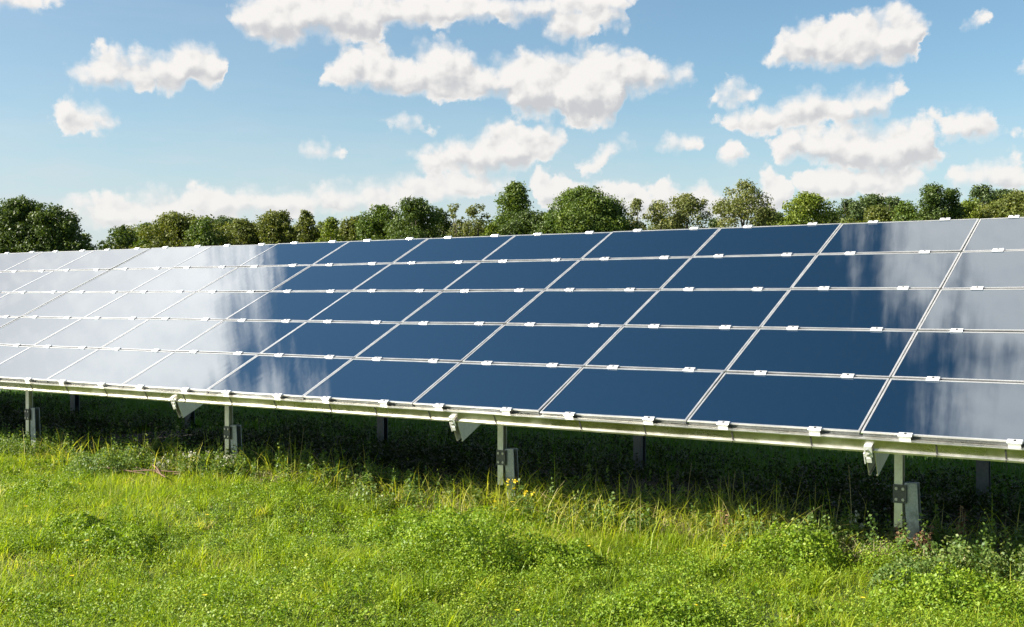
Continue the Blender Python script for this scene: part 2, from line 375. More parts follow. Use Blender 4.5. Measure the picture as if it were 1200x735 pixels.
# bare soil under the array, its colour darkened to deepen the shade
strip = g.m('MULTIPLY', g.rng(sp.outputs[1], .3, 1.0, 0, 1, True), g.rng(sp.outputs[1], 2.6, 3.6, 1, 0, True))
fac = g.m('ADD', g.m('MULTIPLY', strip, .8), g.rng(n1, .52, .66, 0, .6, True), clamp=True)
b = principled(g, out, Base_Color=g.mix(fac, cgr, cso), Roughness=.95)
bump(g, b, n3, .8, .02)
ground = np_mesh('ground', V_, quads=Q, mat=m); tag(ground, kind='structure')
ground.data.shade_smooth()

# ------------------------------------------------------------------ panel table geometry
TILT = R(24.80); PW, PH = 1.2, 0.7334
NCOL0, NCOL1 = -3, 15
def col_x(i):                              # right edge of column i
    return -i*PW - (0.034 if i >= 9 else 0)
TM = Matrix.Rotation(TILT, 4, 'X')         # local (x, up-slope, normal) -> world

def make_panel():
    root = empty('solar_panel')
    hw, hh = PW/2 - .0045, PH/2 - .0115
    fw = .0120; f = MB(); t0, t1 = -.009, 0.0
    # frame: four mitred bars with a raised lip
    for (x0, x1, y0, y1) in ((-hw, hw, -hh, -hh+fw), (-hw, hw, hh-fw, hh), (-hw, -hw+fw, -hh+fw, hh-fw), (hw-fw, hw, -hh+fw, hh-fw)):
        f.box(x0, x1, y0, y1, t0, t1)
    for (x0, x1, y0, y1) in ((-hw+.008, hw-.008, -hh+.010, -hh+fw), (-hw+.008, hw-.008, hh-fw, hh-.010), (-hw+.008, -hw+fw, -hh+fw, hh-fw), (hw-fw, hw-.008, -hh+fw, hh-fw)):
        f.box(x0, x1, y0, y1, -.034, t0, mi=1)
    fr = f.build('frame', [M['frame'], M['galv']], root)
    q = MB(); q.box(-hw+fw, hw-fw, -hh+fw, hh-fw, -.010, -.0025)
    gl = q.build('glass', M['glass'], root)
    return root, fr, gl

def clamp_mesh(end):
    c = MB()
    hw_ = .042; hy = .025 if not end else .022
    c.prof([(-hy, .0030), (-hy+.0062, .0095), (hy-.0062, .0095), (hy, .0030), (hy, .0005), (-hy, .0005)], -hw_, hw_, 'x')
    if not end: c.box(-hw_+.004, hw_-.004, -.009, .009, -.03, .0)
    else: c.box(-hw_+.006, hw_-.006, -.022, -.018, -.03, .004)
    # recessed bolt head
    n = 8
    pts = [(.0085*math.cos(2*math.pi*k/n), .0085*math.sin(2*math.pi*k/n)) for k in range(n)]
    c.prof(pts, .0092, .0125, 'z', mi=1)
    return c
proto, p_frame, p_glass = make_panel()
cl0 = clamp_mesh(False).build('clamp', [M['clamp'], M['dark_metal']], proto)
cl1 = clamp_mesh(True).build('clamp', [M['clamp'], M['dark_metal']], proto)
ORD = ['', 'first', 'second', 'third', 'fourth', 'fifth', 'sixth', 'seventh', 'eighth', 'ninth', 'tenth', 'eleventh', 'twelfth', 'thirteenth', 'fourteenth', 'fifteenth']
ROW = ['bottom row', 'second lowest row', 'middle row', 'second highest row', 'top row']
def link_child(src, parent, loc, rot=0):
    c = src.copy(); col.objects.link(c); c.parent = parent; c.location = loc; c.rotation_euler = (0, 0, rot); return c
VIS = {0: 8, 1: 9, 2: 10, 3: 11, 4: 12}
first = True
prng = random.Random(3)
for i in range(NCOL0, NCOL1):
    for j in range(5):
        if first: r = proto; cA, cB = cl0, cl1
        else: r = proto.copy(); col.objects.link(r)
        x = col_x(i) - PW/2; s = (j+.5)*PH
        r.matrix_world = TM @ Matrix.Translation((x, s, 0)) @ Matrix.Rotation(R(prng.gauss(0, .21)), 4, 'X') @ Matrix.Rotation(R(prng.gauss(0, .21)), 4, 'Y')
        if not first:
            link_child(p_frame, r, (0, 0, 0)); link_child(p_glass, r, (0, 0, 0))
        # two clamps on the upper edge (and two end clamps below the bottom row)
        spots = [(PW/2 - PW*(.236 + prng.uniform(-.008, .008)), PH/2, 0), (PW/2 - PW*(.768 + prng.uniform(-.008, .008)), PH/2, 0)]
        ends = [(a, -PH/2 + .004, 0) for a, _, _ in spots] if j == 0 else []
        if first:
            cl0.location = spots[0]; link_child(cl0, r, spots[1])
            cl1.location = ends[0]; link_child(cl1, r, ends[1]); first = False
        else:
            for sp_ in spots:
                link_child(cl0 if j < 4 else cl1, r, sp_ if j < 4 else (sp_[0], sp_[1]-.004, 0), math.pi if j == 4 else 0)
            for sp_ in ends: link_child(cl1, r, sp_)
        if i < -1:
            lab = 'solar panel of the stretch that runs on past the right edge of the view'; 
        elif i > VIS[j]:
            lab = 'solar panel of the stretch that runs on past the left edge of the view'
        else:
            look = 'mirroring grey cloud' if i < 0 or (i == 0 and j >= 2) else 'deep blue' if i <= 3 else 'mid blue' if i < 7 and not (i == 6 and j <= 2) and not (i == 5 and j == 0) else 'mirroring white cloud'
            where = 'cut by the right photo edge' if i == -1 else '%s from the right photo edge' % ORD[i+2]
            lab = 'panel %s, %s, %s' % (look, ROW[j], where)
        tag(r, lab, 'solar panel', 'framed solar panels of the long tilted array')

# ------------------------------------------------------------------ racks under the panels
def make_rack(xa, xb, label, frames):
    root = empty('mounting_rack', (xb, 1.6, GZ))
    Wi = Matrix.Translation((-xb, -1.6, -GZ))
    T = Wi @ TM
    # front rail: a shallow channel with bright upper and lower lips
    a = MB()
    a.prof([(-.016, -.0250), (-.016, -.029), (-.026, -.029), (-.026, -.104), (.045, -.104), (.045, -.0365), (.006, -.0365), (.006, -.0250)], xa, xb, 'x', M=T)
    fr = a.build('front_rail', M['rail'], root)
    l = MB()
    l.box(xa, xb, -.034, -.0262, -.0340, -.0275, M=T); l.box(xa, xb, -.040, -.0262, -.1165, -.1045, M=T); l.box(xa, xb, -.0255, .03, -.1165, -.1045, M=T)
    l.build('rail_lip', M['lip'], fr)
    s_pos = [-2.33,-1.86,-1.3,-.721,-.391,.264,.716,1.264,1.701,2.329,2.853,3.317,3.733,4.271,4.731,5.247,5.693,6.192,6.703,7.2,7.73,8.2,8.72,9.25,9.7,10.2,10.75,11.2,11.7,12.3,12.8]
    for sp_ in s_pos:  # thin dark strips set across the rail face and lower lip
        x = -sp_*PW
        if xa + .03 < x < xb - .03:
            sm_ = MB(); sm_.box(x-.005, x+.005, -.0290, -.0262, -.1035, -.0345, M=T); sm_.box(x-.003, x+.003, -.0425, -.0402, -.1175, -.1035, M=T); sm_.build('rail_dark_strip', M['dark_metal'], fr)
    for j in range(1, 6):
        p = MB(); s = j*PH - (0.03 if j == 5 else 0)
        p.prof([(s-.028, -.0365), (s+.028, -.0365), (s+.028, -.041), (s-.023, -.041), (s-.023, -.095), (s+.02, -.095), (s+.02, -.1), (s-.028, -.1)], xa, xb, 'x', M=T)
        p.build('purlin', M['dark_post'], root)
    for (fx, full) in frames:
        # rafter: deep C channel running up the slope under the purlins
        r_ = MB()
        r_.prof([(fx-.030, -.118), (fx+.030, -.118), (fx+.030, -.292), (fx+.018, -.292), (fx+.018, -.288), (fx+.026, -.288), (fx+.026, -.122),
                 (fx-.026, -.122), (fx-.026, -.288), (fx-.018, -.288), (fx-.018, -.292), (fx-.030, -.292)], -.035, 5*PH+.04, 'y', M=T)
        raf = r_.build('rafter', M['post'], root)
        h = MB()                                            # bent hook that ties the rail to the rafter end
        h.box(fx-.030, fx+.020, -.052, -.046, -.150, -.072, M=T); h.box(fx-.030, fx+.020, -.052, -.012, -.072, -.067, M=T)
        h.box(fx-.022, fx+.012, -.058, -.052, -.185, -.150, M=T); h.box(fx-.040, fx-.0305, -.05, .03, -.20, -.12, M=T)
        hk = h.build('rail_hook', M['clamp'], raf, bevel=.002)
        b_ = MB()
        for (bx, bn) in ((fx-.012, -.095), (fx-.005, -.128)):
            b_.tube([T @ Vector((bx, -.052, bn)), T @ Vector((bx, -.064, bn))], .008, 6)
        b_.build('bolt', M['bolt'], raf)
        zt = .7*math.tan(TILT) - .118/math.cos(TILT)
        # front post: aluminium C upper piece and a driven galvanised pile, bolted side by side
        if full:
            u = MB(); x0, y0 = fx-.030, .66
            u.prof([(x0, y0), (x0+.055, y0), (x0+.055, y0+.004), (x0+.004, y0+.004), (x0+.004, y0+.051), (x0+.055, y0+.051), (x0+.055, y0+.055), (x0, y0+.055)], -.70, zt-.01, 'z', M=Wi)
            po = u.build('front_post', M['post'], root)
            K = Wi @ Matrix.Translation((fx+.033, .67, -.40)) @ Matrix.Rotation(R(-3.0), 4, 'Y')
            k = MB(); k.prof([(0, 0), (.085, 0), (.085, .006), (.006, .006), (.006, .060), (.085, .060), (.085, .066), (0, .066)], -.75, 0, 'z', M=K)
            k.build('pile', M['galv'], po)
            q = MB(); q.box(fx-.036, fx+.052, .650, .656, -.535, -.41, M=Wi)
            q.build('joint_plate', M['plate'], po)
            for bx in (fx-.012, fx+.033):
                for bz in (-.51, -.437):
                    b1_ = MB(); b1_.tube([Wi @ Vector((bx, .650, bz)), Wi @ Vector((bx, .641, bz))], .011, 6); b1_.build('bolt', M['bolt'], po)
    return root

def rear_post(root, fx, y=3.0):
    xb = root.location.x
    Wi = Matrix.Translation((-xb, -1.6, -GZ))
    z1 = y*math.tan(TILT) - .118/math.cos(TILT)
    k = MB(); k.prof([(fx-.05, y), (fx+.05, y), (fx+.05, y+.006), (fx-.044, y+.006), (fx-.044, y+.074), (fx+.05, y+.074), (fx+.05, y+.08), (fx-.05, y+.08)], GZ-.35, z1, 'z', M=Wi)
    o = k.build('rear_post', M['dark_post'], root)
XR0, XR1 = col_x(9)+.033, col_x(-3)
ra = make_rack(XR0, XR1, '', [(.06+3.25, True), (.06, True), (-3.19, True), (-6.44, True), (-9.69, True)])
for fx in (.06+3.25, .10, -3.14, -6.46, -9.72): rear_post(ra, fx)
tag(ra, 'long aluminium rack with front rail and posts, right of the black gap between panels', 'rack')
XL0, XL1 = col_x(15), col_x(9)-.004
rb = make_rack(XL0, XL1, '', [(-12.12, True), (-15.3, True)])
for fx in (-12.12, -15.3): rear_post(rb, fx)
tag(rb, 'aluminium rack carrying the panels left of the black gap, at the left edge', 'rack')

# ------------------------------------------------------------------ trees
TREES = [
    (-92.4, 55.6, 10.8, 3.0, 0, 'spread'),
    (-89.2, 56.6, 10.2, 2.0, 0, 'round'),
    (-104.8, 71.4, 8.7, 0.8, 1, 'round'),
    (-104.3, 75.4, 9.8, 1.7, 0, 'round'),
    (-97.0, 73.0, 9.5, 1.1, 1, 'round'),
    (-91.5, 71.9, 10.3, 2.6, 2, 'round'),
    (-87.5, 72.2, 9.8, 1.4, 1, 'round'),
    (-172.4, 152.6, 17.3, 5.0, 5, 'round'),
    (-87.0, 77.3, 9.9, 1.6, 2, 'round'),
    (-84.9, 79.9, 10.7, 2.3, 2, 'round'),
    (-81.0, 80.1, 10.7, 1.3, 2, 'tall'),
    (-77.7, 79.9, 9.8, 1.2, 3, 'round'),
    (-81.8, 88.0, 10.5, 1.6, 2, 'round'),
    (-74.1, 83.5, 11.1, 1.9, 1, 'round'),
    (-67.6, 80.7, 11.3, 2.1, 0, 'round'),
    (-68.6, 86.0, 10.7, 1.1, 0, 'round'),
    (-69.7, 90.1, 11.5, 1.2, 4, 'sparse'),
    (-67.3, 90.5, 11.4, 1.4, 4, 'sparse'),
    (-59.3, 81.4, 8.6, 0.8, 3, 'round'),
    (-60.8, 87.6, 12.9, 2.0, 1, 'tall'),
    (-57.6, 84.9, 10.0, 2.1, 0, 'round'),
    (-58.5, 90.3, 10.3, 1.3, 1, 'round'),
    (-53.3, 87.8, 12.0, 2.9, 1, 'round'),
    (-51.6, 90.1, 10.9, 1.8, 0, 'round'),
    (-51.0, 94.1, 11.4, 1.2, 4, 'tall'),
    (-49.5, 96.4, 11.5, 1.7, 4, 'sparse'),
    (-48.2, 99.6, 12.2, 2.1, 4, 'sparse'),
    (-133.5, 298.8, 24.5, 2.2, 5, 'round'),
    (-41.6, 98.0, 13.0, 2.2, 4, 'sparse'),
    (-40.7, 103.4, 10.4, 1.5, 0, 'round'),
    (-35.9, 99.4, 11.6, 2.2, 3, 'round'),
    (-35.3, 103.4, 10.6, 1.1, 0, 'round'),
    (-73.9, 230.4, 22.1, 2.8, 5, 'round'),
    (-72.7, 243.2, 23.9, 4.0, 5, 'round'),
    (-67.9, 240.4, 23.1, 2.5, 5, 'round'),
    (-32.7, 111.1, 11.1, 1.9, 2, 'round'),
    (-30.0, 110.6, 11.2, 1.7, 1, 'round'),
    (-25.7, 103.8, 12.2, 1.7, 0, 'tall'),
    (-24.5, 105.8, 11.9, 1.3, 0, 'tall'),
    (-23.9, 109.9, 11.2, 1.6, 3, 'round'),
    (-50.3, 241.4, 24.5, 3.1, 5, 'round'),
    (-47.7, 247.9, 23.9, 3.5, 5, 'round'),
    (-19.7, 110.2, 11.7, 2.4, 2, 'round'),
    (-17.7, 114.0, 11.7, 2.3, 2, 'round'),
    (-98.7, 55.0, 10.7, 2.3, 0, 'round'),
    (-15.2, 115.6, 11.9, 2.4, 1, 'round'),
]
def leaf_quads(c, nrm, size, aspect=.62):
    n = len(c)
    a = np.cross(nrm, rng.normal(size=(n, 3))); a /= np.linalg.norm(a, axis=1)[:, None] + 1e-9
    b = np.cross(nrm, a)
    s = size[:, None] if hasattr(size, '__len__') else size
    v = np.stack([c - a*s, c - b*s*aspect, c + a*s, c + b*s*aspect], 1).reshape(-1, 3)
    return v, np.arange(4*n).reshape(-1, 4)
def rdir(n):
    d = rng.normal(size=(n, 3)); return d/np.linalg.norm(d, axis=1)[:, None]

KIND = [('dark green', 'dense'), ('fresh green', 'full'), ('olive', 'bushy'), ('yellow-green', 'bright'), ('pale open', 'loose'), ('distant', 'hazy')]
def make_tree(x, y, H, rad, kind, shape, label, dens=.92):
    root = empty('tree', (x, y, GZ))
    dist = math.hypot(x-2.3, y+7.4); sz = .00092*dist
    R_ = rad*(1.75 if shape != 'spread' else 1.35)
    zlo = H*.06; Hc = H - zlo
    # sub-crowns spread over an egg shaped volume, larger low down and small at the top
    nb = {'round': 60, 'spread': 80, 'tall': 66, 'sparse': 72}[shape]
    nb = int(nb*min(2.0, max(1, R_/2.6)))
    C_ = []; Rb = []
    while len(C_) < nb:
        t = rng.uniform(.1, 1)**.85; th = rng.uniform(0, 6.283)
        env = {'round': math.sqrt(max(0, 1 - (max(0, t-.45)/.56)**2)), 'spread': math.sqrt(max(0, 1-(max(0, t-.5)/.52)**2)),
               'tall': (1-max(0, t-.25)/.80)**.6 if t > .25 else 1, 'sparse': math.sqrt(max(0, 1 - (max(0, t-.4)/.62)**2))}[shape]
        br = (.30 if shape != 'sparse' else .23)*R_*rng.uniform(.65, 1.25)*(.65+.35*env)
        q = env*R_*math.sqrt(rng.uniform(.1, 1.0))
        if rng.random() < .30: br *= .55; q = min(q*1.25 + .15*R_, 1.12*R_*env)      # stray outer sprays
        q = max(0, q - br*.5)
        z = min(zlo + t*Hc, zlo + Hc*math.sqrt(max(.15, 1 - .85*(q/R_)**2)) - br*.8 + rng.normal(0, .03)*Hc)
        z = min(z, H - br*.8)
        C_.append((q*math.cos(th), q*math.sin(th), z)); Rb.append(br)
    tops = rng.integers(1, 4)                                  # one blob reaches the top
    C_[0] = (rng.normal(0, .12)*R_, rng.normal(0, .1)*R_, H - Rb[0]*.85)
    C_ = np.array(C_); Rb = np.array(Rb)
    vis = C_[:, 2] > H*.32                                     # spend leaves where they show
    vv, qq, rr = [], [], []
    off = 0
    for c, r, vs_ in zip(C_, Rb, vis):
        area = 4*math.pi*r*r
        n = int(area/(sz*sz*2*.62)*(.62 if shape != 'sparse' else .40)*dens*(1 if vs_ else .45))
        n = max(30, min(n, 2200))
        d = rdir(n); rr_ = r*(.55 + .5*rng.random(n)**.6)
        # lumpy radius so the outline breaks up
        lump = 1 + .34*np.sin(d[:, 0]*5+c[0]*7) * np.sin(d[:, 1]*6+c[2]*5) + .16*np.sin(d[:, 2]*9 + c[1]*9)
        p = c + d*(rr_*lump)[:, None]*np.array([1, 1, .8])
        nr = d*.8 + rdir(n)*.9 + np.array([0, 0, .25]); nr /= np.linalg.norm(nr, axis=1)[:, None]
        v, q = leaf_quads(p, nr, sz*rng.uniform(.6, 1.35, n))
        vv.append(v); qq.append(q+off); off += len(v)
        rr.append(np.repeat(np.clip(rng.normal(.45+rng.normal(0, .12), .22, n), 0, 1), 4))
    np_mesh('crown', np.concatenate(vv), quads=np.concatenate(qq), mat=M['tree%d' % kind], attr={'rnd': np.concatenate(rr)}, parent=root)
    tb = MB(); r0 = .018*H+.05
    tb.tube([(0, 0, -.4), (.05, 0, H*.25), (-.08, .1, H*.5), (.05, 0, H*.82)], [r0*1.3, r0, r0*.6, r0*.15], 7)
    for k in range(9):
        c = C_[rng.integers(0, len(C_))]; z0 = min(c[2]*.7, H*.7)*rng.uniform(.6, 1)
        tb.tube([(0, 0, z0), (c[0]*.5, c[1]*.5, (z0+c[2])/2 + .1), tuple(c)], [r0*.4, r0*.25, r0*.06], 5)
    tb.build('trunk', M['bark'], root)
    return root
LT = {0: 'large dark green spreading tree at the far left of the treeline',
 1: 'dark crown on the right flank of the big left tree',
 2: 'lowest small bush just right of the big left tree, under the clouds',
 3: 'small dark rounded tree between the lowest bush and the broad green tree on the left',
 4: 'narrow green tree touching the broad olive one above the black panel gap',
 5: 'broad leafy olive tree above the black gap between the panels',
 6: 'small green tree on the right shoulder of the broad tree above the black gap',
 7: 'distant hazy wooded crown behind the trees right of the black gap',
 8: 'low olive tree, left of the pair of taller olive crowns',
 9: 'wide olive tree with feathery top in the left half of the treeline',
 10: 'narrow pointed olive tree right beside the wide feathery one',
 11: 'yellow-green low tree beside the narrow pointed olive one',
 12: 'low olive tree left of the two big dark rounded crowns',
 13: 'dark rounded tree, left and lower one of the big pair left of centre',
 14: 'tallest dark dome of the pair left of centre',
 15: 'small dark tree tucked against the right side of the tall dark dome',
 16: 'pale open-crowned tree, left one of the thin pair before the tall two-tiered tree',
 17: 'pale open-crowned tree, right one of the thin pair before the tall two-tiered tree',
 18: 'small bright yellow-green bush right above the panel edge near the centre',
 19: 'tall tree with a separate upper crown at the centre of the treeline',
 20: 'dark bush at the foot of the tall tree in the centre',
 21: 'green tree filling the dip between the centre tree and the great broad dome',
 22: 'great broad green dome right of the centre tree',
 23: 'dark right shoulder of the great broad dome',
 24: 'pale upright tree right of the great broad dome',
 25: 'thin pale tree in the middle of the loose trio right of the dome',
 26: 'thin see-through tree at the right end of the loose trio, before the gap of sky',
 27: 'tiny distant tree seen in the gap of sky',
 28: 'tall pale speckled tree standing alone right of the sky gap',
 29: 'low dark bush at the right foot of the tall speckled tree',
 30: 'bright yellow-green rounded tree right of the tall speckled tree',
 31: 'dark tree on the right side of the bright yellow-green one',
 32: 'distant small crown just left of the far wooded rise',
 33: 'distant broad crown at the top of the far wooded rise',
 34: 'distant crown on the right slope of the far wooded rise',
 35: 'low olive tree in front of the far wooded rise',
 36: 'low green tree between the olive one and the tall dark pointed tree',
 37: 'tall dark pointed tree near the right end of the treeline',
 38: 'dark tree leaning on the right side of the tall pointed one',
 39: 'yellow-green low tree right of the dark pointed pair',
 40: 'distant high crown behind the yellow-green tree on the right',
 41: 'distant crown sloping down at the right behind the brownish tree',
 42: 'brownish olive tree at the right edge of the photo',
 43: 'olive tree beyond the right edge of the brownish one',
 44: 'dark tree cut off by the left edge of the photo',
 45: 'green tree outside the right edge of the treeline'}
for k, (x, y, H, rd, kd, shp) in enumerate(TREES):
    t_ = make_tree(x, y, H, rd, kd, shp, '')
    tag(t_, LT[k], 'tree', 'trees of the line beyond the array')

# the wood behind the single trees: one continuous mass of crowns
prof = [(-74, 9.2), (-60, 9.6), (-57.2, 10.4), (-54.6, 9.6), (-54.0, 7.0), (-52.9, 7.0), (-51.6, 10.2), (-49, 10.9), (-46, 10.6), (-42, 10.9), (-38, 11.0), (-35, 10.9), (-32, 11.2), (-29, 11.4), (-26, 11.2), (-24.9, 10.6), (-24.2, 8), (-23.0, 8.5), (-22, 10.8), (-20, 11.4), (-17, 11.8), (-14, 12.2), (-10, 12.6), (2, 12.4)]
pa_ = np.array([a for a, _ in prof]); ph_ = np.array([b for _, b in prof])
cb, rb2 = [], []
for k in range(1500):
    a = rng.uniform(-74, 2); Dd = rng.uniform(146, 158); top = np.interp(a, pa_, ph_)*.94*(1 + rng.normal(0, .05))
    r = rng.uniform(.7, 1.9); z = top - r*.8 if rng.random() < .55 else rng.uniform(2.5, max(3, top-r))
    cb.append((2.3+Dd*math.sin(R(a)), -7.4+Dd*math.cos(R(a)), z+GZ)); rb2.append(r)
vv, rr = [], []
for c, r in zip(cb, rb2):
    n = int(150*r*r); d = rdir(n); p_ = np.array(c) + d*(r*(.6+.5*rng.random(n)))[:, None]*(1+.25*np.sin(d[:, :1]*7+c[0]))
    nr = d*.8 + rdir(n)*.9; nr /= np.linalg.norm(nr, axis=1)[:, None]
    v, _q = leaf_quads(p_, nr, .16*rng.uniform(.6, 1.35, n)); vv.append(v); rr.append(np.repeat(np.clip(rng.normal(.42+rng.normal(0, .15), .22, n), 0, 1), 4))
vv = np.concatenate(vv)
o = np_mesh('woodland', vv, quads=np.arange(len(vv)).reshape(-1, 4), mat=M['tree2'], attr={'rnd': np.concatenate(rr)})
tag(o, 'continuous low wood behind the single trees of the treeline', 'woodland', kind='stuff')

# ------------------------------------------------------------------ meadow
CX, CY = 2.2906, -7.3739
def in_view(x, y, m=1.12, dmin=3.5, dmax=40):
    dx, dy = x-CX, y-CY; f_ = -math.sin(R(33.742))*dx + math.cos(R(33.742))*dy; r_ = math.cos(R(33.742))*dx + math.sin(R(33.742))*dy
    return (f_ > dmin) & (f_ < dmax) & (np.abs(r_) < .435*m*f_ + .35)
_pk = rng.normal(0, 1, (10, 2))*np.repeat([1.2, 3.0], 5)[:, None]; _pa = rng.uniform(0, 6.28, 10)
def patch(x, y, s=0.0):
    z = 0
    for k, a in zip(_pk, _pa): z = z + np.sin(k[0]*x + k[1]*y + a + s)
    return z/np.sqrt(10)*1.2

def scatter(n, x0, x1, y0, y1, margin=1.15, dmin=4.6):
    x = rng.uniform(x0, x1, n); y = rng.uniform(y0, y1, n); k = in_view(x, y, margin, dmin); return x[k], y[k]

def blades(name, x, y, h, wd, mat, lean=.45, rn=None, az=None):
    n = len(x); z = gz(x, y) - .01
    th = rng.uniform(0, 2*np.pi, n) if az is None else az
    d = np.stack([np.cos(th), np.sin(th), np.zeros(n)], 1)
    sd = np.stack([-np.sin(th), np.cos(th), np.zeros(n)], 1)
    tw = rng.normal(0, .5, n); sd = sd*np.cos(tw)[:, None] + d*np.sin(tw)[:, None]
    ln = np.abs(rng.normal(lean, lean*.5, n))
    base = np.stack([x, y, z], 1); V = []
    for t, wf in ((0, 1), (.38, .9), (.72, .6)):
        c = base + d*(ln*h*t**2)[:, None]; c[:, 2] += h*t*(1-.38*ln*t)
        V.append(c - sd*(wd*wf/2)[:, None]); V.append(c + sd*(wd*wf/2)[:, None])
    c = base + d*(ln*h)[:, None]; c[:, 2] += h*(1-.38*np.minimum(ln, 1.6)); V.append(c)
    V = np.stack(V, 1).reshape(-1, 3); b = np.arange(n)*7
    q = np.concatenate([np.stack([b, b+1, b+3, b+2], 1), np.stack([b+2, b+3, b+5, b+4], 1)]); t3 = np.stack([b+4, b+5, b+6], 1)
    rn = np.clip(rng.normal(.42, .22, n), 0, 1) if rn is None else rn
    return np_mesh(name, V, quads=q, tris=t3, mat=mat, attr={'rnd': np.repeat(rn, 7)})

# sunlit meadow in front
x, y = scatter(520000, -15, 4.5, -5.2, 1.25)
dn = np.hypot(x-CX, y-CY)
keep = rng.random(len(x)) < .78*np.clip(1.25 - (dn-6)/16, .45, 1)*np.clip(1.05 + .25*patch(x, y, 2), .45, 1)*np.where(y > .8, .3, 1)
x, y = x[keep], y[keep]; n = len(x)
pt = patch(x, y)
h = np.clip(.062 + .034*pt + rng.gamma(2, .016, n), .025, .26); h *= np.where(y > .7, .8, 1)
rn = np.clip(.44 + .13*patch(x, y, 5) + rng.normal(0, .17, n), 0, 1); dry = rng.random(n) < .05 + .10*(patch(x*.8, y*.8, 12) > .8); rn[dry] = rng.uniform(.85, 1, dry.sum())
o = blades('meadow_grass', x, y, h, rng.uniform(.003, .0078, n), M['grass'], .85, rn)
tag(o, 'bright sunlit meadow grass in front of the array', 'grass', kind='stuff')

# coarse tufts
tx, ty = scatter(620, -13, 4, -5, .7)
k_ = rng.integers(0, len(tx), len(tx)*46)
x = tx[k_] + rng.normal(0, .035, len(k_)); y = ty[k_] + rng.normal(0, .035, len(k_)); th_ = rng.uniform(.09, .24, len(tx)); tone = rng.normal(.55, .16, len(tx))
o = blades('grass_tufts', x, y, th_[k_]*rng.uniform(.5, 1.1, len(k_)), rng.uniform(.005, .010, len(k_)), M['grass'], .7, np.clip(tone[k_] + rng.normal(0, .12, len(k_)), 0, 1))
tag(o, 'coarse tufts of wider grass blades in the meadow', 'grass', kind='stuff')

# small-leaved cover (clover, vetch): clumps
PC = [(-5.2,-2.5,.5), (-4.08,-2.57,.45), (-3.5,-1.54,.4), (-7.4,-.6,.7), (-1.82,-1.5,.45), (-2.3,-1.25,.4), (-1.5,-1.1,.35), (-.55,-1.62,.45), (-3.5,-3.3,.5), (-.62,.05,.4),
      (.16,.2,.45), (-.17,-1.58,.4), (-3.0,-2.92,.35), (-6.3,-1.4,.4), (.8,-1.0,.4), (.9,-.1,.4)]
def leafy(name, cx, cy, rad, hh, per, lsize, mat, up=.8, rn0=.45):
    n = int(per*len(cx)); k = rng.integers(0, len(cx), n)
    th = rng.uniform(0, 6.283, n); q = np.sqrt(rng.random(n)); X_ = cx[k] + rad[k]*q*np.cos(th); Y_ = cy[k] + rad[k]*q*np.sin(th)
    Z_ = gz(X_, Y_) + hh[k]*(1-q**2*.75)*rng.uniform(.35, 1.05, n) + .01
    nr = rdir(n)*.75 + np.array([0, 0, up]); nr /= np.linalg.norm(nr, axis=1)[:, None]
    v, qd = leaf_quads(np.stack([X_, Y_, Z_], 1), nr, lsize*rng.uniform(.6, 1.3, n), .7)
    tone = rng.normal(rn0, .12, len(cx))
    rn = np.repeat(np.clip(tone[k] + rng.normal(0, .18, n), 0, 1), 4)
    return np_mesh(name, v, quads=qd, mat=mat, attr={'rnd': rn})
cx_, cy_, cr_, ch_ = [], [], [], []
for (a, b, r) in PC:
    for _ in range(16):
        cx_.append(a + rng.normal(0, r*.5)); cy_.append(b + rng.normal(0, r*.32)); cr_.append(rng.uniform(.07, .16)); ch_.append(rng.uniform(.12, .24))
xx, yy = scatter(7000, -14, 4, -5, .9)
pk = patch(xx, yy, 9) + rng.normal(0, .4, len(xx)) > .05; xx, yy = xx[pk], yy[pk]
cx_ = np.concatenate([cx_, xx]); cy_ = np.concatenate([cy_, yy])
cr_ = np.concatenate([cr_, rng.uniform(.05, .14, len(xx))]); ch_ = np.concatenate([ch_, rng.uniform(.06, .16, len(xx))])
o = leafy('clover', cx_, cy_, cr_, ch_, 130, .0072, M['clover'], rn0=.52)
tag(o, 'patches of small-leaved clover and vetch among the meadow grass', 'ground cover', kind='stuff')

